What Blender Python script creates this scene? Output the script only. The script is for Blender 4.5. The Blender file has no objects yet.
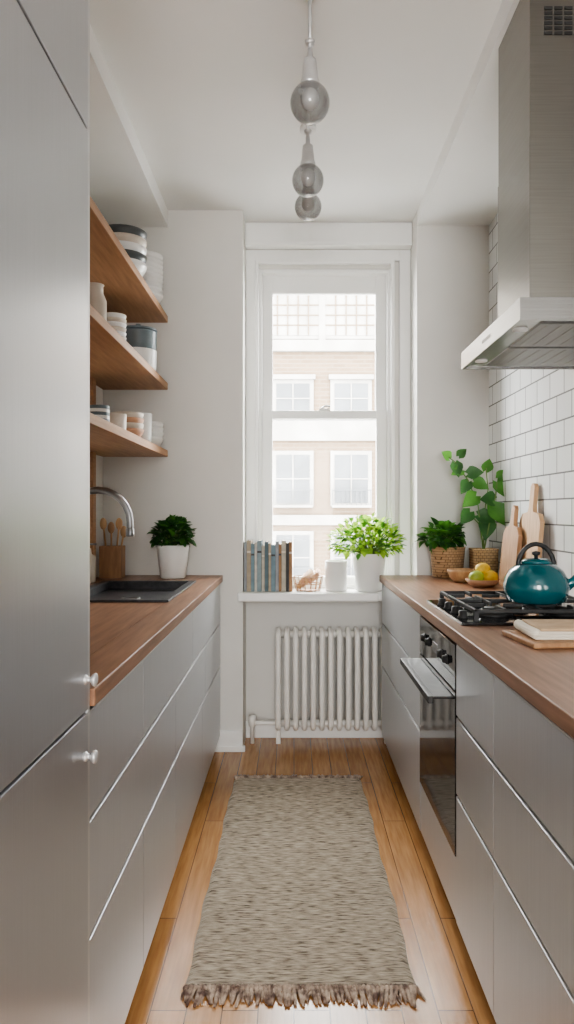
import bpy, bmesh, math, random
from mathutils import Vector, Matrix
random.seed(7)
R=random.random
def U(a,b): return a+(b-a)*random.random()

# ------------------------------------------------------------------ materials
def pm(name,col,rough=0.5,metal=0.0,**k):
    m=bpy.data.materials.new(name); m.use_nodes=True
    b=m.node_tree.nodes['Principled BSDF']
    b.inputs['Base Color'].default_value=(*col,1); b.inputs['Roughness'].default_value=rough
    b.inputs['Metallic'].default_value=metal
    for kk,v in k.items():
        n=kk.replace('_',' ')
        if n in b.inputs: b.inputs[n].default_value=v
    return m
def nt(m): return m.node_tree.nodes,m.node_tree.links,m.node_tree.nodes['Principled BSDF']
def noisy(m,c1,c2,scale=(1,1,1),nscale=8,detail=4,bump=0.0,bdist=0.002,lo=0.35,hi=0.65):
    n,l,b=nt(m)
    tc=n.new('ShaderNodeTexCoord'); mp=n.new('ShaderNodeMapping'); mp.inputs['Scale'].default_value=scale
    no=n.new('ShaderNodeTexNoise'); no.inputs['Scale'].default_value=nscale; no.inputs['Detail'].default_value=detail
    cr=n.new('ShaderNodeValToRGB'); cr.color_ramp.elements[0].color=(*c1,1); cr.color_ramp.elements[1].color=(*c2,1)
    cr.color_ramp.elements[0].position=lo; cr.color_ramp.elements[1].position=hi
    l.new(tc.outputs['Object'],mp.inputs['Vector']); l.new(mp.outputs['Vector'],no.inputs['Vector'])
    l.new(no.outputs['Fac'],cr.inputs['Fac']); l.new(cr.outputs['Color'],b.inputs['Base Color'])
    if bump:
        bp=n.new('ShaderNodeBump'); bp.inputs['Strength'].default_value=bump; bp.inputs['Distance'].default_value=bdist
        l.new(no.outputs['Fac'],bp.inputs['Height']); l.new(bp.outputs['Normal'],b.inputs['Normal'])
    return m

M={}
M['wall']=noisy(pm('wall_paint',(.74,.72,.69),.85),(.715,.70,.665),(.745,.73,.695),nscale=3,bump=.05)
M['ceil']=noisy(pm('ceiling_paint',(.84,.83,.81),.9),(.81,.805,.785),(.84,.835,.815),nscale=2)
M['trim']=noisy(pm('trim_gloss_paint',(.88,.87,.85),.35),(.88,.88,.86),(.91,.91,.89),nscale=4)
M['cab']=noisy(pm('cabinet_satin',(.6,.6,.61),.33,.62),(.52,.535,.56),(.55,.565,.59),scale=(60,60,1),nscale=4)
M['tall']=noisy(pm('tall_satin',(.42,.42,.43),.29,.72),(.46,.47,.49),(.49,.50,.52),scale=(90,90,.8),nscale=5)
M['alu']=noisy(pm('aluminium',(.75,.75,.75),.4,.6),(.60,.60,.60),(.66,.66,.66),nscale=20)
M['plinth']=noisy(pm('plinth',(.3,.3,.3),.4,.5),(.28,.28,.28),(.33,.33,.33),nscale=6)
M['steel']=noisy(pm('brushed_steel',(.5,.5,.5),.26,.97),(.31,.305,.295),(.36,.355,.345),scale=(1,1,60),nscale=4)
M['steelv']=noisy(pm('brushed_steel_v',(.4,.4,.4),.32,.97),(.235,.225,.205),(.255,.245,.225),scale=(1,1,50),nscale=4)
M['hoodfilter']=noisy(pm('hood_filter',(.4,.4,.4),.4,.9),(.22,.22,.215),(.28,.275,.27),scale=(50,1,1),nscale=4)
M['chrome']=noisy(pm('brushed_tap',(.4,.4,.4),.28,1),(.24,.24,.245),(.29,.29,.295),nscale=3)
M['wood']=noisy(pm('walnut_top',(.4,.2,.1),.38),(.195,.098,.054),(.325,.172,.10),scale=(14,1.0,14),nscale=5,detail=8,bump=.1,lo=.3,hi=.7)
M['shelf']=noisy(pm('shelf_wood',(.5,.27,.14),.5),(.33,.172,.086),(.46,.258,.135),scale=(14,1.0,14),nscale=5,detail=8,lo=.3,hi=.7)
M['wood_l']=noisy(pm('maple',(.6,.4,.22),.5),(.44,.26,.13),(.58,.37,.20),scale=(10,10,1.5),nscale=6,detail=6)
M['wood_d']=noisy(pm('oak_dark',(.35,.2,.1),.5),(.32,.17,.085),(.43,.25,.13),scale=(10,10,1.5),nscale=6,detail=6)
M['black']=noisy(pm('black_iron',(.02,.02,.02),.5),(.015,.015,.015),(.03,.03,.03),nscale=30)
M['bglass']=noisy(pm('black_glass',(.015,.015,.017),.06,Specular_IOR_Level=.6),(.012,.012,.014),(.018,.018,.02),nscale=2)
M['sink']=noisy(pm('sink_composite',(.05,.05,.055),.4),(.03,.03,.034),(.055,.055,.06),nscale=60)
M['white']=noisy(pm('white_ceramic',(.82,.81,.79),.3),(.78,.775,.755),(.82,.815,.795),nscale=8)
M['cream']=noisy(pm('cream_ceramic',(.65,.58,.5),.5),(.55,.48,.40),(.65,.58,.50),nscale=12)
M['terra']=noisy(pm('terracotta',(.5,.28,.17),.6),(.42,.23,.135),(.52,.30,.19),nscale=14)
M['blue']=noisy(pm('slate_glaze',(.14,.19,.22),.35),(.12,.16,.18),(.18,.22,.245),nscale=10)
M['dark']=noisy(pm('charcoal_glaze',(.06,.07,.07),.35),(.06,.065,.07),(.09,.10,.10),nscale=10)
M['teal']=noisy(pm('teal_enamel',(.0,.13,.16),.15,Coat_Weight=.6),(.0,.095,.115),(.0,.125,.15),nscale=4)
M['soil']=noisy(pm('soil',(.05,.03,.02),.9),(.03,.02,.012),(.08,.05,.03),nscale=60,bump=.5)
M['rad']=noisy(pm('radiator_enamel',(.86,.83,.78),.35),(.86,.84,.79),(.89,.87,.82),nscale=5)
M['paper']=noisy(pm('paper',(.7,.65,.55),.8),(.62,.56,.46),(.76,.70,.61),scale=(1,1,60),nscale=8)
M['kraft']=noisy(pm('kraft_cover',(.4,.26,.15),.7),(.42,.29,.17),(.52,.37,.23),nscale=20)
M['lemon']=noisy(pm('lemon_skin',(.75,.5,.05),.45),(.65,.42,.04),(.8,.58,.08),nscale=40,bump=.2)
M['lime']=noisy(pm('pear_skin',(.3,.4,.05),.45),(.25,.34,.04),(.4,.5,.08),nscale=20)
M['stem']=noisy(pm('stem',(.12,.2,.05),.6),(.10,.17,.04),(.16,.25,.07),nscale=20)
M['rope']=noisy(pm('fringe_yarn',(.4,.33,.27),.9),(.11,.065,.05),(.46,.36,.28),nscale=45)
def leafmat(name,a,b,tr=.25):
    m=noisy(pm(name,a,.45),a,b,nscale=18)
    n,l,bs=nt(m); t=n.new('ShaderNodeBsdfTranslucent'); t.inputs['Color'].default_value=(b[0]*1.3,b[1]*1.3,b[2],1)
    mx=n.new('ShaderNodeMixShader'); mx.inputs[0].default_value=tr
    out=[x for x in n if x.type=='OUTPUT_MATERIAL'][0]
    l.new(bs.outputs[0],mx.inputs[1]); l.new(t.outputs[0],mx.inputs[2]); l.new(mx.outputs[0],out.inputs['Surface'])
    return m
M['leafd']=leafmat('leaf_dark',(.025,.085,.025),(.055,.16,.042),.2)
M['leafm']=leafmat('leaf_mid',(.05,.16,.028),(.09,.25,.045),.3)
M['leafb']=leafmat('leaf_bright',(.24,.42,.05),(.40,.60,.10),.45)
for i,c in enumerate([(.30,.32,.34),(.40,.33,.24),(.10,.15,.17),(.48,.44,.36),(.17,.25,.29),(.06,.06,.06),(.55,.53,.48),(.32,.18,.09),(.24,.31,.33)]):
    M['bk%d'%i]=noisy(pm('book_cloth_%d'%i,c,.7),tuple(x*.85 for x in c),tuple(x*1.1 for x in c),nscale=30)
# wicker
def wicker(name,c1,c2):
    m=pm(name,c1,.75); n,l,b=nt(m)
    tc=n.new('ShaderNodeTexCoord'); sp=n.new('ShaderNodeSeparateXYZ'); l.new(tc.outputs['Object'],sp.inputs[0])
    ad=n.new('ShaderNodeMath'); ad.operation='ADD'; l.new(sp.outputs[0],ad.inputs[0]); l.new(sp.outputs[1],ad.inputs[1])
    cb=n.new('ShaderNodeCombineXYZ'); l.new(ad.outputs[0],cb.inputs[0]); l.new(sp.outputs[2],cb.inputs[1])
    br=n.new('ShaderNodeTexBrick'); br.inputs['Scale'].default_value=1; br.inputs['Brick Width'].default_value=.020
    br.inputs['Row Height'].default_value=.013; br.inputs['Mortar Size'].default_value=.0014; br.inputs['Mortar Smooth'].default_value=.8
    br.inputs['Color1'].default_value=(*c1,1); br.inputs['Color2'].default_value=(*c2,1); br.inputs['Mortar'].default_value=(.12,.07,.035,1)
    l.new(cb.outputs[0],br.inputs['Vector']); l.new(br.outputs['Color'],b.inputs['Base Color'])
    bp=n.new('ShaderNodeBump'); bp.inputs['Strength'].default_value=.8; bp.inputs['Distance'].default_value=.003; bp.invert=True
    l.new(br.outputs['Fac'],bp.inputs['Height']); l.new(bp.outputs['Normal'],b.inputs['Normal'])
    return m
M['wick']=wicker('wicker',(.40,.25,.13),(.52,.34,.19))
M['wickl']=wicker('wicker_light',(.55,.38,.2),(.62,.45,.26))
# tile
def brickmat(name,axes,bw,rh,ms,c1,c2,mo,rough,bump,offset=.5,grain=None,metal=0,gr=((.72,.66,.6),(1.1,1.1,1.1))):
    m=pm(name,c1,rough); n,l,b=nt(m)
    tc=n.new('ShaderNodeTexCoord'); sp=n.new('ShaderNodeSeparateXYZ'); l.new(tc.outputs['Object'],sp.inputs[0])
    cb=n.new('ShaderNodeCombineXYZ'); l.new(sp.outputs[axes[0]],cb.inputs[0]); l.new(sp.outputs[axes[1]],cb.inputs[1])
    br=n.new('ShaderNodeTexBrick'); br.offset=offset; br.inputs['Scale'].default_value=1; br.inputs['Brick Width'].default_value=bw
    br.inputs['Row Height'].default_value=rh; br.inputs['Mortar Size'].default_value=ms; br.inputs['Mortar Smooth'].default_value=.1
    br.inputs['Color1'].default_value=(*c1,1); br.inputs['Color2'].default_value=(*c2,1); br.inputs['Mortar'].default_value=(*mo,1)
    l.new(cb.outputs[0],br.inputs['Vector']); col=br.outputs['Color']
    if grain:
        mp=n.new('ShaderNodeMapping'); mp.inputs['Scale'].default_value=grain
        no=n.new('ShaderNodeTexNoise'); no.inputs['Scale'].default_value=5; no.inputs['Detail'].default_value=8
        l.new(tc.outputs['Object'],mp.inputs[0]); l.new(mp.outputs[0],no.inputs['Vector'])
        cr=n.new('ShaderNodeValToRGB'); cr.color_ramp.elements[0].position=.3; cr.color_ramp.elements[1].position=.7
        cr.color_ramp.elements[0].color=(*gr[0],1); cr.color_ramp.elements[1].color=(*gr[1],1)
        l.new(no.outputs['Fac'],cr.inputs[0])
        mx=n.new('ShaderNodeMix'); mx.data_type='RGBA'; mx.blend_type='MULTIPLY'; mx.inputs[0].default_value=1
        l.new(col,mx.inputs[6]); l.new(cr.outputs[0],mx.inputs[7]); col=mx.outputs[2]
    l.new(col,b.inputs['Base Color'])
    bp=n.new('ShaderNodeBump'); bp.inputs['Strength'].default_value=bump; bp.inputs['Distance'].default_value=.002; bp.invert=True
    l.new(br.outputs['Fac'],bp.inputs['Height']); l.new(bp.outputs['Normal'],b.inputs['Normal'])
    return m
M['tile']=brickmat('metro_tile',(1,2),.15,.1,.0032,(.74,.75,.75),(.82,.83,.83),(.20,.20,.20),.15,.6)
M['floor']=brickmat('oak_planks',(1,0),1.1,.09,.0016,(.40,.205,.078),(.53,.295,.13),(.11,.052,.02),.25,.3,offset=.37,grain=(14,1,1),gr=((.72,.64,.56),(1.08,1.08,1.06)))
M['facade']=brickmat('facade_brick',(0,2),.45,.14,.02,(.098,.066,.040),(.122,.084,.053),(.13,.10,.072),.9,.1)
M['fstone']=noisy(pm('facade_stone',(.3,.3,.28),.9),(.19,.18,.165),(.25,.24,.225),nscale=1)
M['fglass']=noisy(pm('facade_glass',(.1,.11,.12),.3),(.032,.036,.04),(.07,.075,.08),nscale=.8)
M['street']=noisy(pm('street_asphalt',(.3,.3,.3),.9),(.25,.25,.25),(.35,.35,.35),nscale=1)
# rug
def rugmat():
    m=pm('rug_weave',(.4,.36,.3),.95); n,l,b=nt(m)
    tc=n.new('ShaderNodeTexCoord')
    def no(sc,s,d=4):
        mp=n.new('ShaderNodeMapping'); mp.inputs['Scale'].default_value=sc
        x=n.new('ShaderNodeTexNoise'); x.inputs['Scale'].default_value=s; x.inputs['Detail'].default_value=d
        l.new(tc.outputs['Object'],mp.inputs[0]); l.new(mp.outputs[0],x.inputs['Vector']); return x
    a=no((12,150,1),2.0,6); cr=n.new('ShaderNodeValToRGB')
    e=cr.color_ramp.elements; e[0].position=.33; e[0].color=(.10,.078,.058,1); e[1].position=.66; e[1].color=(.52,.445,.355,1)
    x=cr.color_ramp.elements.new(.46); x.color=(.32,.27,.21,1)
    l.new(a.outputs['Fac'],cr.inputs[0]); l.new(cr.outputs[0],b.inputs['Base Color'])
    c=no((60,160,1),3,3); bp=n.new('ShaderNodeBump'); bp.inputs['Strength'].default_value=.5; bp.inputs['Distance'].default_value=.003
    l.new(c.outputs['Fac'],bp.inputs['Height']); l.new(bp.outputs['Normal'],b.inputs['Normal'])
    return m
M['rug']=rugmat()
def thin(name,tint,gl,col=(1,1,1)):
    m=bpy.data.materials.new(name); m.use_nodes=True; n=m.node_tree.nodes; l=m.node_tree.links; n.clear()
    o=n.new('ShaderNodeOutputMaterial'); t=n.new('ShaderNodeBsdfTransparent'); t.inputs[0].default_value=(*tint,1)
    g=n.new('ShaderNodeBsdfGlossy'); g.inputs['Roughness'].default_value=.03; g.inputs[0].default_value=(*col,1)
    lw=n.new('ShaderNodeLayerWeight'); lw.inputs[0].default_value=gl
    mx=n.new('ShaderNodeMixShader'); l.new(lw.outputs['Fresnel'],mx.inputs[0]); l.new(t.outputs[0],mx.inputs[1]); l.new(g.outputs[0],mx.inputs[2]); l.new(mx.outputs[0],o.inputs[0])
    return m
M['glass']=thin('window_glass',(.97,.98,.98),.12)
def milky():
    m=pm('smoky_milk_glass',(.30,.30,.30),.08,.3,Coat_Weight=.8); n,l,bs=nt(m)
    t=n.new('ShaderNodeBsdfTransparent'); t.inputs[0].default_value=(.80,.80,.80,1)
    mx=n.new('ShaderNodeMixShader'); out=[x for x in n if x.type=='OUTPUT_MATERIAL'][0]
    lw=n.new('ShaderNodeLayerWeight'); lw.inputs[0].default_value=.5
    cr=n.new('ShaderNodeMapRange'); cr.inputs[3].default_value=.22; cr.inputs[4].default_value=.95
    l.new(lw.outputs['Facing'],cr.inputs[0]); l.new(cr.outputs[0],mx.inputs[0])
    l.new(t.outputs[0],mx.inputs[1]); l.new(bs.outputs[0],mx.inputs[2]); l.new(mx.outputs[0],out.inputs['Surface'])
    return m
M['smoke']=milky()

# ------------------------------------------------------------------ mesh builder
class B:
    def __init__(s,name): s.name=name; s.v=[]; s.f=[]; s.m=[]; s.s=[]; s.mats=[]
    def mi(s,mat):
        mat=M[mat]
        if mat not in s.mats: s.mats.append(mat)
        return s.mats.index(mat)
    def add(s,vs,fs,mat,smooth=True,mx=None):
        o=len(s.v); k=s.mi(mat)
        for p in vs:
            p=Vector(p)
            if mx is not None: p=mx@p
            s.v.append(tuple(p))
        for f in fs: s.f.append(tuple(i+o for i in f)); s.m.append(k); s.s.append(smooth)
    def box(s,x0,x1,y0,y1,z0,z1,mat,bev=0.0,mx=None,seg=2):
        bm=bmesh.new(); bmesh.ops.create_cube(bm,size=1)
        for v in bm.verts: v.co=Vector(((x0+x1)/2+v.co.x*(x1-x0),(y0+y1)/2+v.co.y*(y1-y0),(z0+z1)/2+v.co.z*(z1-z0)))
        if bev>0: bmesh.ops.bevel(bm,geom=bm.edges[:],offset=bev,segments=seg,affect='EDGES',profile=.5)
        bm.verts.index_update()
        s.add([v.co.copy() for v in bm.verts],[[v.index for v in f.verts] for f in bm.faces],mat,False,mx); bm.free()
    def lathe(s,c,prof,mat,seg=28,mx=None,cap=True):
        vs=[];fs=[]; n=len(prof)
        for r,z in prof:
            for j in range(seg):
                a=2*math.pi*j/seg; vs.append((c[0]+r*math.cos(a),c[1]+r*math.sin(a),c[2]+z))
        for i in range(n-1):
            for j in range(seg):
                k=(j+1)%seg; fs.append((i*seg+j,i*seg+k,(i+1)*seg+k,(i+1)*seg+j))
        if cap:
            if prof[0][0]>1e-4: fs.append(tuple(reversed(range(seg))))
            if prof[-1][0]>1e-4: fs.append(tuple((n-1)*seg+j for j in range(seg)))
        s.add(vs,fs,mat,True,mx)
    def tube(s,pts,r,mat,seg=10,closed=False,mx=None):
        P=[Vector(p) for p in pts]; n=len(P); rs=r if isinstance(r,(list,tuple)) else [r]*n
        vs=[];fs=[]; prev=None
        for i in range(n):
            if closed: t=(P[(i+1)%n]-P[i-1])
            else: t=P[min(i+1,n-1)]-P[max(i-1,0)]
            t.normalize()
            if prev is None:
                u=Vector((0,0,1)) if abs(t.z)<.9 else Vector((1,0,0))
            else: u=prev
            u=(u-t*u.dot(t)); u.normalize(); prev=u; w=t.cross(u)
            for j in range(seg):
                a=2*math.pi*j/seg; vs.append(P[i]+(u*math.cos(a)+w*math.sin(a))*rs[i])
        for i in range(n if closed else n-1):
            i2=(i+1)%n
            for j in range(seg):
                k=(j+1)%seg; fs.append((i*seg+j,i*seg+k,i2*seg+k,i2*seg+j))
        if not closed: fs.append(tuple(reversed(range(seg)))); fs.append(tuple((n-1)*seg+j for j in range(seg)))
        s.add(vs,fs,mat,True,mx)
    def ball(s,c,r,mat,sx=1,sy=1,sz=1,seg=20,a0=0,a1=math.pi):
        prof=[]; n=12
        for i in range(n+1):
            a=a0+(a1-a0)*i/n; prof.append((max(r*math.sin(a),1e-5),-r*math.cos(a)*sz))
        mx=Matrix.Translation(c)@Matrix.Diagonal((sx,sy,1,1))
        s.lathe((0,0,0),prof,mat,seg,mx,cap=False)
    def poly(s,pts,th,mat,mx=None,smooth=False):
        n=len(pts); vs=[(0,p[0],p[1]) for p in pts]+[(th,p[0],p[1]) for p in pts]
        fs=[tuple(reversed(range(n))),tuple(range(n,2*n))]+[(i,(i+1)%n,(i+1)%n+n,i+n) for i in range(n)]
        s.add(vs,fs,mat,smooth,mx)
    def leaf(s,base,d,L,W,mat,droop=.3,heart=False,up=Vector((0,0,1))):
        d=Vector(d).normalized(); side=d.cross(up)
        if side.length<.05: side=Vector((1,0,0))
        side.normalize(); nn=side.cross(d); n=5; vs=[];fs=[]
        for i in range(n+1):
            t=i/n
            if heart: w=W*([.35,1,.98,.75,.4,.02][i])
            else: w=W*([.12,.7,1,.85,.5,.02][i])
            c=Vector(base)+d*(L*t)+Vector((0,0,-1))*(droop*L*t*t)
            f=nn*(w*.22)
            bk=d*(-.18*L if heart and i==0 else 0)
            vs+= [c-side*w*.5+f+bk, c, c+side*w*.5+f+bk]
        for i in range(n):
            a=i*3; fs+=[(a,a+1,a+4,a+3),(a+1,a+2,a+5,a+4)]
        s.add(vs,fs,mat,True)
    def done(s,bevel=0):
        me=bpy.data.meshes.new(s.name); me.from_pydata(s.v,[],s.f); me.update()
        for m in s.mats: me.materials.append(m)
        me.polygons.foreach_set('material_index',s.m); me.polygons.foreach_set('use_smooth',s.s); me.update()
        ob=bpy.data.objects.new(s.name,me); bpy.context.scene.collection.objects.link(ob)
        return ob

CEIL=2.83; DP=3.743; DW=3.97; XL=-1.0; XR=1.02; RL=-.267; RR=.644; YB=-2.2
# ------------------------------------------------------------------ shell
b=B('floor'); b.box(XL-.1,XR+.1,YB-.1,4.15,-.1,0,'floor'); b.done()
b=B('ceiling'); b.box(XL-.1,XR+.1,YB-.1,4.15,CEIL,CEIL+.1,'ceil'); b.done()
b=B('wall_left'); b.box(XL-.1,XL,YB-.1,4.15,0,CEIL,'wall'); b.done()
b=B('wall_right'); b.box(XR,XR+.1,YB-.1,4.15,0,CEIL,'tile'); b.done()
b=B('wall_far')
b.box(XL,RL,DP,4.15,0,CEIL,'wall'); b.box(RR,XR,DP,4.15,0,CEIL,'wall')
b.box(RL,RR,DW,4.15,0,.80,'wall'); b.box(RL,RR,DW,4.15,2.60,CEIL,'wall')
b.box(RL,-.20,DW,4.15,.80,2.60,'wall'); b.box(.54,RR,DW,4.15,.80,2.60,'wall'); b.done()
b=B('wall_rear')
OX0,OX1,OZ0,OZ1=-.5,.6,.8,2.2  # opening added behind the camera to let sky fill light in
b.box(XL,XR,YB-.1,YB,0,OZ0,'wall'); b.box(XL,XR,YB-.1,YB,OZ1,CEIL,'wall'); b.box(XL,OX0,YB-.1,YB,OZ0,OZ1,'wall'); b.box(OX1,XR,YB-.1,YB,OZ0,OZ1,'wall'); b.done()
b=B('added_fill_window')  # frame of the added, unseen rear opening for fill light
b.box(OX0,OX0+.05,YB-.08,YB-.02,OZ0,OZ1,'trim',.004); b.box(OX1-.05,OX1,YB-.08,YB-.02,OZ0,OZ1,'trim',.004); b.box(OX0+.05,OX1-.05,YB-.08,YB-.02,OZ0,OZ0+.05,'trim',.004); b.box(OX0+.05,OX1-.05,YB-.08,YB-.02,OZ1-.05,OZ1,'trim',.004); b.done()
b=B('soffit'); b.box(XL,-.66,YB,DP,2.74,CEIL,'ceil'); b.done()
b=B('soffit'); b.box(.645,XR,YB,DP,2.75,CEIL,'ceil'); b.done()
b=B('baseboard_far'); b.box(-.43,RL-.0,DP-.018,DP,0,.11,'trim',.004); b.box(-.43,RL+.012,DP-.024,DP,0,.03,'trim',.004); b.done()
b=B('baseboard_recess'); b.box(RL,RR,DW-.015,DW,0,.09,'trim',.003); b.done()
# window
b=B('window_1')
yc=DW
def fr(x0,x1,z0,z1,y0,y1,w,mat='trim',wb=None,wt=None):
    wb=wb or w; wt=wt or w
    b.box(x0,x0+w,y0,y1,z0,z1,mat,.004); b.box(x1-w,x1,y0,y1,z0,z1,mat,.004)
    b.box(x0+w-.002,x1-w+.002,y0+.0005,y1-.0005,z0,z0+wb,mat,.004); b.box(x0+w-.002,x1-w+.002,y0+.0005,y1-.0005,z1-wt,z1,mat,.004)
fr(-.2665,.6435,.831,2.699,yc-.022,yc-.001,.060)
fr(-.215,.555,.831,2.64,yc-.032,yc-.0005,.02)
fr(-.199,.539,.801,2.599,yc,yc+.12,.022)
fr(-.178,.517,1.765,2.580,yc+.055,yc+.09,.058,wb=.045,wt=.10)   # upper sash
fr(-.178,.517,.822,1.815,yc+.012,yc+.05,.058,wb=.07,wt=.045)   # lower sash
b.box(-.118,.457,yc+.07,yc+.074,1.80,2.485,'glass'); b.box(-.118,.457,yc+.03,yc+.034,.88,1.775,'glass')
b.box(.14,.20,yc-.004,yc+.03,1.812,1.826,'trim',.003); b.tube([(.155,yc+.01,1.83),(.175,yc-.006,1.838),(.20,yc-.008,1.836)],.006,'alu',8)
b.done()
b=B('roller_blind_box'); b.box(RL+.001,RR-.001,yc-.075,yc-.001,2.72,2.829,'trim',.004); b.box(RL+.001,RR-.001,yc-.085,yc-.001,2.70,2.7195,'trim',.004); b.done()
b=B('window_sill'); b.box(RL+.001,RR-.001,DP,yc-.001,.785,.83,'trim',.004); b.box(-.292,.44,DP-.045,DP+.004,.785,.8305,'trim',.008); b.done()
# outside
b=B('facade_building')
FY=25.0; k=28.6
def wx(px): return (px-294)/k
def wz(py): return 1.25+(512-py)/k
b.box(-14,16,FY,FY+1,-9,9.4,'facade')
b.box(-14,16,FY-.35,FY,9.2,9.7,'fstone'); b.box(-14,16,FY-.2,FY,wz(352),wz(341),'fstone'); b.box(-14,16,FY-.15,FY,wz(441),wz(420),'fstone'); b.box(-14,16,FY-.15,FY,wz(525),wz(515),'fstone')
for r,(z0,z1) in enumerate([(wz(336),wz(296)),(wz(414),wz(384)),(wz(503),wz(455)),(wz(580),wz(535)),(wz(655),wz(610))]):
    for i in range(-6,8):
        cx=wx(351)+i*2.03
        w=.58 if r else .9
        b.box(cx-w-.14,cx+w+.14,FY-.08,FY,z0-.12,z1+.14,'fstone'); b.box(cx-w,cx+w,FY-.10,FY-.07,z0,z1,'fstone' if r==0 else 'fglass')
        nv=5 if r==0 else 2; nh=4 if r==0 else 2
        for q in range(1,nv):
            xx=cx-w+2*w*q/nv; b.box(xx-.02,xx+.02,FY-.14,FY-.09,z0,z1,'facade' if r==0 else 'fstone')
        for q in range(1,nh):
            zz=z0+(z1-z0)*q/nh; b.box(cx-w,cx+w,FY-.13,FY-.09,zz-.02,zz+.02,'facade' if r==0 else 'fstone')
        if r==1:
            b.box(cx-w-.2,cx+w+.2,FY-.2,FY,z1+.14,z1+.30,'fstone')
        if r in (2,3):   # small balcony rails
            b.box(cx-w-.1,cx+w+.1,FY-.35,FY-.30,z0+.42,z0+.46,'fglass'); b.box(cx-w-.1,cx+w+.1,FY-.38,FY,z0-.16,z0-.08,'fstone')
            for q in range(9): xx=cx-w-.08+(2*w+.16)*q/8; b.box(xx-.012,xx+.012,FY-.335,FY-.315,z0-.08,z0+.44,'fglass')
for i in range(-6,8):
    cx=wx(351)+(i+.5)*2.03; b.box(cx-.12,cx+.12,FY-.12,FY,wz(341),9.2,'fstone')
b.done()
b=B('street'); b.box(-30,30,4.4,40,-9.2,-9,'street'); b.done()

# ------------------------------------------------------------------ tall cupboard
FX=-.38
b=B('tall_cupboard')
b.box(XL+.002,FX-.024,-.9,1.315,.0,2.735,'plinth')
for y0,y1 in [(-.9,-.2),(-.195,.595),(.60,1.320)]:
    b.box(FX-.022,FX,y0,y1,.08,.88,'tall',.002); b.box(FX-.022,FX,y0,y1,.886,1.952,'tall',.002); b.box(FX-.022,FX,y0,y1,1.958,2.735,'tall',.002)
b.box(XL+.002,FX-.001,1.3205,1.335,0,2.735,'alu',.001)
for z in (.945,.805):
    mx=Matrix.Translation((FX,1.30,z))@Matrix.Rotation(math.pi/2,4,'Y')
    b.lathe((0,0,0),[(.009,-.001),(.009,.003),(.0055,.005),(.0045,.010),(.010,.014),(.0125,.018),(.011,.021),(.004,.023)],'alu',20,mx)
b.done()
# ------------------------------------------------------------------ base units
rows=[(.674,.872),(.452,.664),(.085,.442)]
def base(name,fx,sgn,wallx,y0,y1,seams,skip=None):
    b=B(name)
    xa,xb=sorted((fx+sgn*.03,wallx-sgn*.002))
    def body(ya,yb):
        b.box(xa,xb,ya,yb,.08,.884,'alu')
    if skip: body(y0,skip[0]); body(skip[1],y1)
    else: body(y0,y1)
    pa,pb=sorted((fx+sgn*.055,wallx-sgn*.01)); b.box(pa,pb,y0+.002,y1-.002,0,.08,'plinth')
    for ri,(z0,z1) in enumerate(rows):
        ys=[y0]+seams[ri]+[y1]
        for i in range(len(ys)-1):
            a,c=ys[i]+.0015,ys[i+1]-.0015
            if skip and a>=skip[0]-.01 and c<=skip[1]+.01: continue
            p,q=sorted((fx,fx+sgn*.02)); b.box(p,q,a,c,z0,z1,'cab',.0015)
            p,q=sorted((fx+sgn*.001,fx+sgn*.028)); b.box(p,q,a,c,z1-.0002,z1+.0028,'alu')
    b.done()
base('base_cabinet',-.385,-1,XL,1.337,DP-.002,[[1.83,2.72],[2.33,3.1],[1.83,2.33,3.0]])
base('base_cabinet',.46,1,XR,.3,DP-.002,[[.85,1.65,2.03,2.61]]*3,skip=(2.03,2.61))
# counters
b=B('countertop')
SX0,SX1,SY0,SY1=-.88,-.47,2.62,3.34
Y0,Y1=1.337,DP-.002; e=-.372
b.box(SX1,e,Y0,Y1,.886,.92,'wood',.003); b.box(XL+.002,SX0,Y0,Y1,.886,.92,'wood'); b.box(SX0,SX1,Y0,SY0,.886,.92,'wood'); b.box(SX0,SX1,SY1,Y1,.886,.92,'wood'); b.done()
b=B('countertop'); b.box(.447,XR-.001,.3,DP-.002,.886,.92,'wood',.003); b.done()
# sink
b=B('kitchen_sink')
for t in [(SX0-.012,SX1+.012,SY0-.012,SY0+.02),(SX0-.012,SX1+.012,SY1-.02,SY1+.012),(SX0-.012,SX0+.02,SY0+.02,SY1-.02),(SX1-.02,SX1+.012,SY0+.02,SY1-.02)]:
    b.box(t[0],t[1],t[2],t[3],.9205,.929,'sink',.002)
c=.004
b.box(SX0+c,SX1-c,SY0+c,SY1-c,.885,.889,'sink'); 
b.box(SX0+c,SX0+.014,SY0+c,SY1-c,.889,.921,'sink'); b.box(SX1-.014,SX1-c,SY0+c,SY1-c,.889,.921,'sink'); b.box(SX0+.014,SX1-.014,SY0+c,SY0+.014,.889,.921,'sink'); b.box(SX0+.014,SX1-.014,SY1-.014,SY1-c,.889,.921,'sink')
b.lathe((-.68,2.98,.889),[(.04,0),(.04,.003),(.03,.003),(.028,.001),(.001,.001)],'chrome',20)
b.done()
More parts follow.
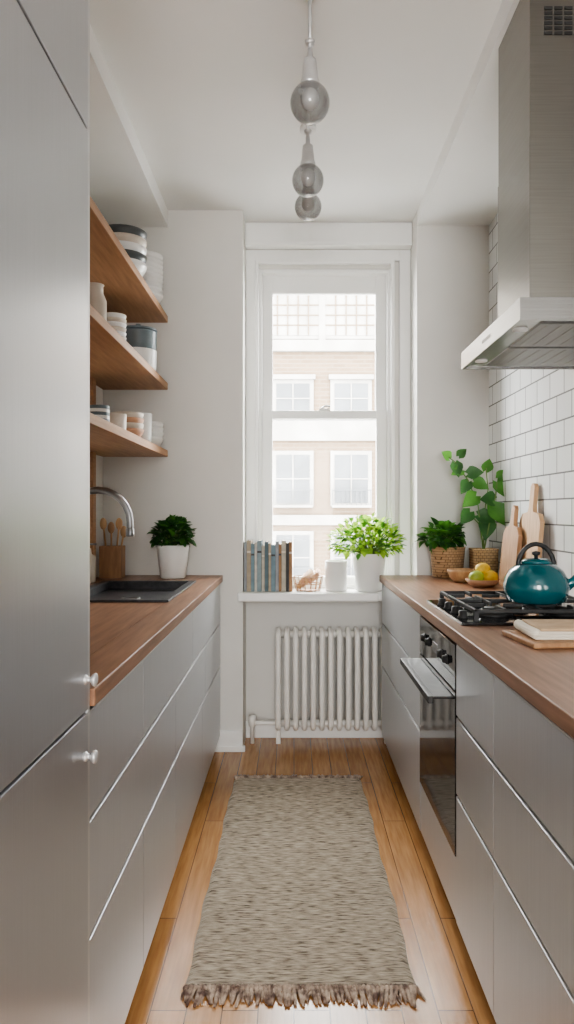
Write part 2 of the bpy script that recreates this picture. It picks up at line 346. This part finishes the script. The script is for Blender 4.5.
# faucet
b=B('kitchen_faucet')
fy=2.92; cx=-.80; rr=.13; pts=[(-.93,fy,.955),(-.93,fy,1.05),(-.93,fy,1.15),(-.93,fy,1.21)]
for i in range(1,13):
    a=math.pi-math.pi*i/12; pts.append((cx+rr*math.cos(a),fy,1.21+rr*math.sin(a)))
pts+= [(-.67,fy,1.19),(-.67,fy,1.165)]
b.tube(pts,.0145,'chrome',14); b.lathe((-.67,fy,1.15),[(.016,0),(.017,.004),(.017,.03),(.0145,.034)],'chrome',16)
b.lathe((-.93,fy,.9205),[(.028,0),(.028,.006),(.022,.01),(.022,.08),(.018,.09)],'chrome',20)
b.tube([(-.93,fy+.02,.97),(-.93,fy+.06,.985),(-.925,fy+.09,1.01)],[.008,.007,.006],'chrome',10)
b.done()
# ------------------------------------------------------------------ oven
b=B('built_in_oven')
b.box(.485,XR-.06,2.034,2.606,.085,.882,'black')
b.box(.462,.484,2.034,2.606,.085,.262,'cab',.0015)
b.box(.458,.484,2.034,2.606,.268,.735,'bglass',.002)
b.box(.458,.484,2.034,2.606,.741,.872,'bglass',.002)
for y in (2.09,2.55): b.box(.392,.459,y-.008,y+.008,.705,.715,'black',.002)
b.box(.384,.40,2.05,2.59,.700,.722,'black',.003); b.box(.40,.457,2.05,2.59,.716,.721,'black',.001)
for y in (2.14,2.22,2.42,2.50):
    mx=Matrix.Translation((.458,y,.81))@Matrix.Rotation(-math.pi/2,4,'Y'); b.lathe((0,0,0),[(.015,0),(.015,.004),(.012,.006),(.011,.014),(.001,.015)],'black',20,mx)
b.box(.4565,.459,2.28,2.36,.795,.825,'plinth')
b.done()
# cooktop
b=B('gas_cooktop')
b.box(.485,.965,2.07,2.61,.9205,.930,'bglass',.002)
for (x,y,r) in [(.62,2.22,.045),(.62,2.47,.036),(.84,2.22,.036),(.84,2.47,.05)]:
    b.lathe((x,y,.930),[(r+.012,0),(r+.012,.006),(r,.009),(r,.016),(r*.8,.018),(r*.8,.024),(.001,.025)],'black',24)
for (ya,yb) in [(2.10,2.345),(2.355,2.59)]:
    z=.958
    ring=[(.535,ya),(.945,ya),(.945,yb),(.535,yb)]
    for i in range(4):
        p,q=ring[i],ring[(i+1)%4]; b.box(min(p[0],q[0])-.005,max(p[0],q[0])+.005,min(p[1],q[1])-.005,max(p[1],q[1])+.005,z-.006,z+.006,'black',.002)
    for p in ring: b.box(p[0]-.007,p[0]+.007,p[1]-.007,p[1]+.007,.930,z,'black')
    ym=(ya+yb)/2
    for cx in (.62,.84):
        b.box(cx-.004,cx+.004,ya,ym-.03,z-.004,z+.008,'black',.001); b.box(cx-.004,cx+.004,ym+.03,yb,z-.004,z+.008,'black',.001)
        b.box(cx-.09,cx-.03,ym-.004,ym+.004,z-.004,z+.008,'black',.001); b.box(cx+.03,cx+.09,ym-.004,ym+.004,z-.004,z+.008,'black',.001)
    b.box(.726,.734,ya,yb,z-.005,z+.006,'black',.001)
for y in (2.16,2.26,2.36,2.46): b.lathe((.51,y,.930),[(.016,0),(.016,.004),(.013,.006),(.012,.022),(.001,.023)],'black',18)
b.done()
# kettle
b=B('teal_kettle')
kx,ky,kz=.765,2.26,.966
b.lathe((kx,ky,kz),[(.075,0),(.088,.004),(.098,.03),(.101,.05),(.096,.075),(.082,.10),(.06,.118),(.045,.124)],'teal',36)
b.lathe((kx,ky,kz),[(.047,.123),(.047,.128),(.035,.136),(.001,.140)],'teal',28)
b.lathe((kx,ky,kz),[(.006,.138),(.006,.146),(.013,.150),(.013,.158),(.001,.161)],'black',16)
pts=[]
for i in range(13):
    a=math.pi*i/12; pts.append((kx+.058*math.cos(a),ky,kz+.105+.078*math.sin(a)))
b.tube(pts,.0075,'black',12)
b.tube([(kx+.08,ky-.01,kz+.045),(kx+.11,ky-.015,kz+.065),(kx+.125,ky-.02,kz+.085)],[.022,.014,.010],'teal',16)
b.done()
b=B('serving_board')
mx=Matrix.Translation((.715,1.83,.9205))@Matrix.Rotation(.10,4,'Z')
b.box(-.15,.16,-.10,.10,0,.014,'wood_d',.004,mx); b.done()
b=B('folded_cloth')
mx=Matrix.Translation((.725,1.84,.935))@Matrix.Rotation(-.02,4,'Z')
for i in range(4): b.box(-.13+.004*i,.13-.003*i,-.085,.085-.004*i,i*.007,i*.007+.0075,'paper' if i<3 else 'kraft',.003,mx)
b.tube([mx@Vector((-.126,-.083,.014)),mx@Vector((-.128,0,.014)),mx@Vector((-.124,.078,.014))],.013,'paper',10)
b.done()
# ------------------------------------------------------------------ hood
b=B('range_hood')
hx,h0,h1,hz=.585,1.85,2.50,1.748
b.box(hx,XR-.002,h0,h0+.012,hz,hz+.058,'steel'); b.box(hx,XR-.002,h1-.012,h1,hz,hz+.058,'steel'); b.box(hx,hx+.012,h0+.0121,h1-.0121,hz,hz+.058,'steel'); b.box(XR-.014,XR-.002,h0+.0121,h1-.0121,hz,hz+.058,'steel')
b.box(hx+.012,XR-.014,h0+.012,h1-.012,hz+.006,hz+.016,'steel')
for i in range(2):
    ya=h0+.05+i*.285
    b.box(hx+.07,XR-.05,ya,ya+.265,hz+.002,hz+.008,'hoodfilter',.002)
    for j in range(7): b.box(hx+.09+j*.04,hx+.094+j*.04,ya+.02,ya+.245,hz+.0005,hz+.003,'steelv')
for y in (h0+.12,h1-.12): b.lathe((hx+.038,y,hz+.002),[(.020,0),(.020,.005)],'white',20)
x0,x1,ya,yb=.66,XR-.002,2.0,2.31
vs=[(hx,h0,hz+.058),(XR-.002,h0,hz+.058),(XR-.002,h1,hz+.058),(hx,h1,hz+.058),(x0,ya,hz+.10),(x1,ya,hz+.10),(x1,yb,hz+.10),(x0,yb,hz+.10)]
b.add(vs,[(0,1,5,4),(1,2,6,5),(2,3,7,6),(3,0,4,7)],'steel',False)
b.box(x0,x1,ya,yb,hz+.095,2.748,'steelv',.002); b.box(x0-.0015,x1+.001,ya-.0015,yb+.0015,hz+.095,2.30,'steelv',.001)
for i in range(6):
    for j in range(4):
        b.box(.70+j*.028,.722+j*.028,ya-.003,ya+.002,2.585+i*.014,2.593+i*.014,'black')
b.box(hx-.001,hx+.001,2.13,2.22,hz+.024,hz+.034,'plinth')
b.done()
# ------------------------------------------------------------------ shelves
for zt in (2.24,1.889,1.538):
    b=B('wall_shelf'); b.box(XL+.001,-.66,1.337,DP-.002,zt,zt+.035,'shelf',.002); b.done()
b=B('shelf_upright')
for z0,z1 in ((.96,1.537),(1.574,1.888),(1.925,2.239)): b.box(XL+.001,-.955,3.40,3.45,z0,z1,'shelf',.002)
b.done()
def stack(b,x,y,z,r,n,h,mats,foot=.5):
    for i in range(n):
        m=mats[i%len(mats)]; zz=z+i*h
        b.lathe((x,y,zz),[(r*foot,0),(r*.75,h*.5),(r*.96,h*1.6),(r,h*2.1),(r*.96,h*2.1),(r*.7,h*.9),(.001,h*.55)],m,26)
def cup(b,x,y,z,r,h,mat,handle=False,taper=.85):
    b.lathe((x,y,z),[(r*taper,0),(r*.95,h*.3),(r,h),(r*.92,h),(r*.86,h*.2),(.001,h*.12)],mat,24)
z1=2.2755; z2=1.9245; z3=1.5735
b=B('bowl_stack'); stack(b,-.735,3.55,z1,.085,9,.024,['white']); b.done()
b=B('bowl_stack'); stack(b,-.76,3.18,z1,.105,5,.035,['white','dark','white','cream','dark']); b.done()
b=B('lidded_pot')
b.lathe((-.745,3.42,z2),[(.075,0),(.085,.01),(.087,.09),(.088,.095)],'white',30); b.lathe((-.745,3.42,z2+.096),[(.082,0),(.086,.005),(.087,.08),(.090,.085),(.080,.09)],'blue',30); b.lathe((-.745,3.42,z2+.187),[(.088,0),(.09,.004),(.088,.01),(.03,.022),(.012,.024),(.012,.036),(.001,.038)],'blue',30); b.done()
b=B('bowl_stack'); stack(b,-.735,2.92,z2,.05,6,.018,['cream','white']); b.done()
b=B('tall_beaker'); cup(b,-.80,2.80,z2,.036,.17,'cream'); b.done()
b=B('ceramic_jar'); b.lathe((-.74,2.66,z2),[(.035,0),(.042,.01),(.042,.11),(.030,.14),(.030,.165),(.034,.17),(.026,.17),(.02,.02)],'cream',24); b.done()
b=B('terracotta_cup'); cup(b,-.79,3.12,z2,.04,.12,'terra'); b.done()
b=B('bowl_stack'); stack(b,-.735,3.62,z3,.075,4,.025,['white']); b.done()
b=B('bowl_stack'); stack(b,-.755,3.24,z3,.075,4,.024,['terra','cream']); b.done()
b=B('white_beaker'); cup(b,-.73,3.45,z3,.045,.15,'white'); b.done()
b=B('striped_cup')
for i in range(7): b.lathe((-.765,2.80,z3+i*.013),[(.042,0),(.042,.013)],'white' if i%2 else 'blue',24,cap=(i==0))
b.done()
b=B('ceramic_cup'); cup(b,-.75,3.03,z3,.04,.09,'cream'); b.done()
# ------------------------------------------------------------------ plants
def pot(b,x,y,z,r0,r1,h,mat):
    b.lathe((x,y,z),[(r0*.9,0),(r0,.006),(r1*.97,h*.93),(r1,h),(r1*.92,h),(r1*.88,h*.88)],mat,36,cap=False); b.lathe((x,y,z),[(.001,.002),(r0*.9,.002)],mat,36,cap=False)
    b.lathe((x,y,z),[(r1*.9,h*.88),(.001,h*.90)],'soil',30,cap=False)
def bush(b,c,rx,ry,rz,n,L,W,mats,base,xmax=9,ymax=9,xmin=-9):
    for i in range(n):
        while True:
            p=Vector((U(-1,1),U(-1,1),U(-.6,1)))
            if .25<p.length<1: break
        q=Vector((c[0]+p.x*rx,c[1]+p.y*ry,c[2]+p.z*rz))
        d=Vector((p.x*1.1,p.y*1.1,p.z*.9+.25))+Vector((U(-.5,.5),U(-.5,.5),U(-.4,.5)))
        l=L*U(.7,1.25); e=q+d.normalized()*l
        if e.x>xmax or e.y>ymax or e.x<xmin or q.y>ymax or q.x>xmax: continue
        b.leaf(q,d,l,W*U(.75,1.2),random.choice(mats),U(0,.5))
        if i%6==0:
            m=(Vector(base)+q)/2+Vector((0,0,.02)); b.tube([base,m,q],[.003,.0022,.0015],'stem',5)
b=B('potted_herb'); pot(b,-.605,3.575,.9205,.062,.083,.165,'white'); bush(b,(-.605,3.575,1.135),.095,.085,.075,300,.042,.038,['leafd','leafd','leafm'],(-.605,3.575,1.06),ymax=3.735); b.done()
b=B('potted_basil'); pot(b,.40,3.81,.8305,.07,.092,.20,'white'); bush(b,(.385,3.80,1.10),.195,.10,.12,560,.038,.032,['leafb','leafb','leafb','leafm'],(.40,3.81,1.0),ymax=3.93,xmax=.635); b.done()
b=B('basket_ivy'); pot(b,.775,3.61,.9205,.075,.090,.155,'wick'); bush(b,(.76,3.60,1.125),.11,.08,.055,190,.055,.05,['leafd','leafm','leafm'],(.775,3.60,1.06),ymax=3.735,xmax=.87)
b.done()
b=B('potted_pothos')
b.lathe((0,0,0),[(.96,0),(1,.01),(1.02,.7),(1.06,.72),(1.06,.76),(.98,.76),(.97,.66),(.01,.66)],'wickl',4,Matrix.Translation((.925,3.49,.9205))@Matrix.Diagonal((.078,.078,.20,1))@Matrix.Rotation(math.pi/4,4,'Z'))
px0=(.925,3.49,1.05)
def P(px,py,k): return Vector(((px-294)/k,715/k,1.25-(py-512)/k))
stems=[[px0,P(478,505,203),P(468,480,203),P(455,462,203),P(447,456,203)],[px0,P(484,515,203),P(488,490,204),P(486,468,204)],[px0,P(490,520,204),P(495,500,205),P(497,482,206)],[px0,P(480,525,203),P(468,512,203)]]
for s_ in stems: b.tube(s_,[.004]+[.003]*(len(s_)-1),'stem',6)
for (px,py,k,dx,dz,L) in [(449,458,203,-.6,.5,.055),(455,463,203,.2,-1,.065),(462,470,203,-.9,-.3,.06),(468,474,203,1,.2,.07),(474,482,203,.9,-.4,.07),(468,482,203,-.6,-.8,.065),(486,470,203,.2,1,.06),(497,482,204,.4,-.7,.085),(499,478,204,.6,.6,.06),(476,496,203,-.8,-.5,.085),(492,506,205,.6,-.9,.10),(470,512,203,-.6,-.6,.075),(487,520,203,-.2,-1,.09),(494,500,204,-.8,.1,.08),(478,515,203,.9,-.3,.08),(459,456,203,.5,.6,.05)]:
    b.leaf(P(px,py,k),(dx,-.35,dz),L*1.1,L*.98,random.choice(['leafm','leafm','leafd']),.1,True,up=Vector((0,-1,.3)))
b.done()
def boardpts(w,h,hw,hh):
    return [(-w/2+.02,0),(w/2-.02,0),(w/2,.02),(w/2,h-.04),(w/2-.03,h-.008),(hw/2+.01,h),(hw/2,h+.02),(hw/2,h+hh-.015),(hw/2-.015,h+hh),(-hw/2+.015,h+hh),(-hw/2,h+hh-.015),(-hw/2,h+.02),(-hw/2-.01,h),(-w/2+.03,h-.008),(-w/2,h-.04),(-w/2,.02)]
b=B('cutting_board'); b.poly(boardpts(.26,.33,.05,.12),.018,'wood_l',Matrix.Translation((.955,2.98,.9215))@Matrix.Rotation(.09,4,'Y')); b.done()
b=B('cutting_board'); b.poly(boardpts(.22,.27,.045,.09),.018,'wood_d',Matrix.Translation((.925,3.13,.9215))@Matrix.Rotation(.10,4,'Y')); b.done()
b=B('wooden_bowl'); b.lathe((.80,3.36,.9205),[(.045,0),(.065,.02),(.078,.05),(.08,.06),(.074,.06),(.06,.025),(.001,.012)],'wood_l',30); b.done()
b=B('fruit_bowl'); fx,fy2=.83,3.15
b.lathe((fx,fy2,.9205),[(.04,0),(.06,.012),(.075,.034),(.071,.034),(.055,.014),(.001,.008)],'terra',30)
for (x,y,m) in [(-.03,-.02,'lime'),(.028,-.025,'lemon'),(.0,.03,'lemon'),(.035,.02,'lime')]: b.ball((fx+x,fy2+y,.965),.030,m,1.15,1,.95)
b.ball((fx,fy2-.005,1.0),.028,'lemon',1.2,1,.95); b.done()
# utensil holder
b=B('utensil_holder')
ux,uy=-.915,3.60
for t in [(ux-.055,ux+.055,uy-.045,uy-.035),(ux-.055,ux+.055,uy+.035,uy+.045),(ux-.055,ux-.045,uy-.035,uy+.035),(ux+.045,ux+.055,uy-.035,uy+.035)]: b.box(*t,.9205,1.08,'wood_d',.001)
b.box(ux-.045,ux+.045,uy-.035,uy+.035,.9205,.93,'wood_d')
for i,(dx,h,m) in enumerate([(-.03,.27,'wood_l'),(-.005,.25,'wood_d'),(.02,.27,'wood_l'),(.035,.23,'wood_l')]):
    t=(ux+dx*1.6,uy+.01,.9205+h); b.tube([(ux+dx*.6,uy,.932),t],.005,m,8); b.ball(t,.02,m,.9,.35,1.5)
b.done()
b=B('soap_dispenser'); b.lathe((-.955,3.33,.9205),[(.028,0),(.031,.004),(.031,.12),(.012,.135),(.010,.16),(.001,.161)],'cream',20); b.tube([(-.955,3.33,1.08),(-.955,3.33,1.10),(-.92,3.33,1.10)],.005,'chrome',8); b.done()
# sill things
b=B('cookbooks'); x=-.262; ws=[.014,.022,.018,.014,.024,.016,.020,.014,.022,.018,.014,.024,.016,.018]
hs=[.262,.268,.250,.258,.268,.240,.262,.255,.245,.264,.250,.268,.256,.262]
for i,w in enumerate(ws):
    h=hs[i]; d=U(.15,.17); m='bk%d'%[0,1,4,6,8,3,2,1,4,0,7,3,5,7][i]; y0=3.76+U(0,.008); z0=.831
    b.box(x,x+.002,y0,y0+d,z0,z0+h,m); b.box(x+w-.003,x+w-.001,y0,y0+d,z0,z0+h,m); b.box(x,x+w-.001,y0-.001,y0+.003,z0,z0+h,m,.0008)
    b.box(x+.002,x+w-.003,y0+.003,y0+d-.004,z0+.004,z0+h-.004,'paper')
    if i%3: b.box(x+.0005,x+w-.0015,y0-.0016,y0+.002,z0+h*.76,z0+h*.80,'paper' if i%2 else 'bk5')
    x+=w
b.done()
b=B('wire_basket')
wx0,wy0=.075,3.82
for z,r in ((.833,.055),(.868,.062),(.905,.07)): b.tube([(wx0+r*1.15*math.cos(a),wy0+r*math.sin(a),z) for a in [2*math.pi*i/20 for i in range(20)]],.0025,'wood_d',6,True)
for i in range(14):
    a=2*math.pi*i/14; b.tube([(wx0+.055*1.15*math.cos(a),wy0+.055*math.sin(a),.833),(wx0+.07*1.15*math.cos(a),wy0+.07*math.sin(a),.905)],.002,'wood_d',6)
b.lathe((wx0,wy0,.8305),[(.055,0),(.055,.004)],'wood_d',20)
for i in range(6): b.tube([(wx0-.05+.018*i,wy0-.03,.85+.010*i),(wx0-.01+.013*i,wy0+.03,.915+.01*(i%3))],.013,'terra' if i%2 else 'wood_l',10)
b.done()
b=B('white_canister'); b.lathe((.225,3.82,.8305),[(.054,0),(.058,.005),(.060,.15),(.060,.158),(.055,.16),(.052,.15),(.05,.02),(.001,.02)],'white',32); b.done()
# ------------------------------------------------------------------ radiator
b=B('column_radiator')
ry0,ry1,rz0,rz1=3.815,3.915,.085,.615
for i in range(14):
    x=-.085+i*.047; pts=[]
    r=.05; ym=(ry0+ry1)/2
    for j in range(9):
        a=math.pi*j/8; pts.append((x,ym-r*math.cos(a),rz1-r*.7+r*.7*math.sin(a)))
    for j in range(9):
        a=math.pi*j/8; pts.append((x,ym+r*math.cos(a),rz0+r*.7-r*.7*math.sin(a)))
    b.tube(pts,.0155,'rad',10,True)
    b.tube([(x,ym,rz0+.01),(x,ym,rz1-.01)],.014,'rad',8)
for z in (rz0+.025,rz1-.025): b.tube([(-.10,3.865,z),(.54,3.865,z)],.019,'rad',14)
b.tube([(-.10,3.865,.11),(-.15,3.865,.11),(-.19,3.865,.11),(-.225,3.865,.11)],.013,'rad',10); b.lathe((-.225,3.865,0),[(.011,0),(.011,.09),(.02,.095),(.022,.13),(.018,.15),(.001,.152)],'rad',18)
for x in (-.085,.50): b.box(x-.012,x+.012,3.85,3.88,0,.1,'rad',.002)
b.done()
# ------------------------------------------------------------------ rug
b=B('woven_rug')
X0,X1,YA,YB2=-.288,.322,1.875,3.33
nx,ny=36,620; vs=[];fs=[]
for j in range(ny+1):
    y=YA+(YB2-YA)*j/ny; wob=.003*math.sin(y*9)+.002*math.sin(y*31)
    tap=(y-YA)/(YB2-YA)*.010
    rid=.0016*math.sin(2*math.pi*y/.0125)
    for i in range(nx+1):
        t=i/nx; x=X0+tap+(X1-X0-2*tap)*t+wob*(2*t-1)
        h=.010+rid+.0008*math.sin(i*2.1+(j//9)*3.1)
        if i in (0,nx) or j in (0,ny): h=.002
        vs.append((x,y,h))
for j in range(ny):
    for i in range(nx): a=j*(nx+1)+i; fs.append((a,a+1,a+nx+2,a+nx+1))
b.add(vs,fs,'rug')
for (y,sg,L,o) in ((YA,-1,.065,0),(YB2,1,.05,.010)):
    n=50
    for i in range(n):
        x=X0+o+.006+(X1-X0-2*o-.012)*i/(n-1); a=U(-.014,.014); LL=L*U(.8,1.15)
        b.ball((x,y+sg*.014,.010),.0085,'rope',seg=8)
        b.tube([(x,y-sg*.003,.008),(x,y+sg*.014,.010),(x+a*.5,y+sg*LL*.6,.008),(x+a,y+sg*LL,.004)],[.004,.006,.006,.004],'rope',6)
        b.tube([(x+.003,y+sg*.014,.008),(x-a,y+sg*LL*.55,.006),(x-a*1.6+.004,y+sg*LL*.9,.003)],[.004,.004,.002],'rope',5)
b.done()
# ------------------------------------------------------------------ pendants
for (x,y,z,r) in ((.048,2.15,2.48,.060),(.052,2.68,2.493,.060),(.058,2.94,2.505,.056)):
    b=B('pendant_light')
    b.ball((x,y,z),r,'smoke',seg=36,a1=math.pi*.88)
    b.lathe((x,y,z+r*.90),[(.028,-.004),(.029,.006),(.024,.022),(.021,.06),(.019,.075),(.009,.082),(.007,.11),(.001,.112)],'alu',24)
    b.ball((x,y,z+.012),.027,'white',seg=18,sz=1.2)
    b.lathe((x,y,CEIL),[(.001,-.022),(.03,-.02),(.034,-.016),(.034,0)],'white',28)
    b.lathe((x,y,z+r*.90),[(.013,.122),(.015,.132)],'alu',16)
    b.tube([(x,y,z+r+.08),(x,y,CEIL-.01)],.006,'alu',8)
    b.done()
# ------------------------------------------------------------------ lights
w=bpy.data.worlds.new('World'); bpy.context.scene.world=w; w.use_nodes=True
bg=w.node_tree.nodes['Background']; bg.inputs[0].default_value=(1,.99,.972,1); bg.inputs[1].default_value=31
def portal(name,loc,rot,sx,sy):
    l=bpy.data.lights.new(name,'AREA'); l.shape='RECTANGLE'; l.size=sx; l.size_y=sy; l.cycles.is_portal=True
    o=bpy.data.objects.new(name,l); o.location=loc; o.rotation_euler=rot; bpy.context.scene.collection.objects.link(o)
portal('window_portal',(.17,4.2,1.7),(-math.pi/2,0,0),.76,1.84)
portal('rear_portal',((OX0+OX1)/2,YB-.12,(OZ0+OZ1)/2),(math.pi/2,0,0),OX1-OX0+.02,OZ1-OZ0+.02)  # samples sky through the added rear fill opening
try: bpy.context.scene.view_settings.look='AgX - Medium High Contrast'
except Exception as ex: print('look',ex)
# camera
c=bpy.data.cameras.new('camera'); o=bpy.data.objects.new('camera',c); bpy.context.scene.collection.objects.link(o)
o.location=(0,0,1.25); o.rotation_euler=(math.pi/2,0,0); c.sensor_fit='VERTICAL'; c.sensor_height=36; c.lens=715/1024*36; c.shift_x=-7/1024; c.clip_start=.02; c.clip_end=200
bpy.context.scene.camera=o
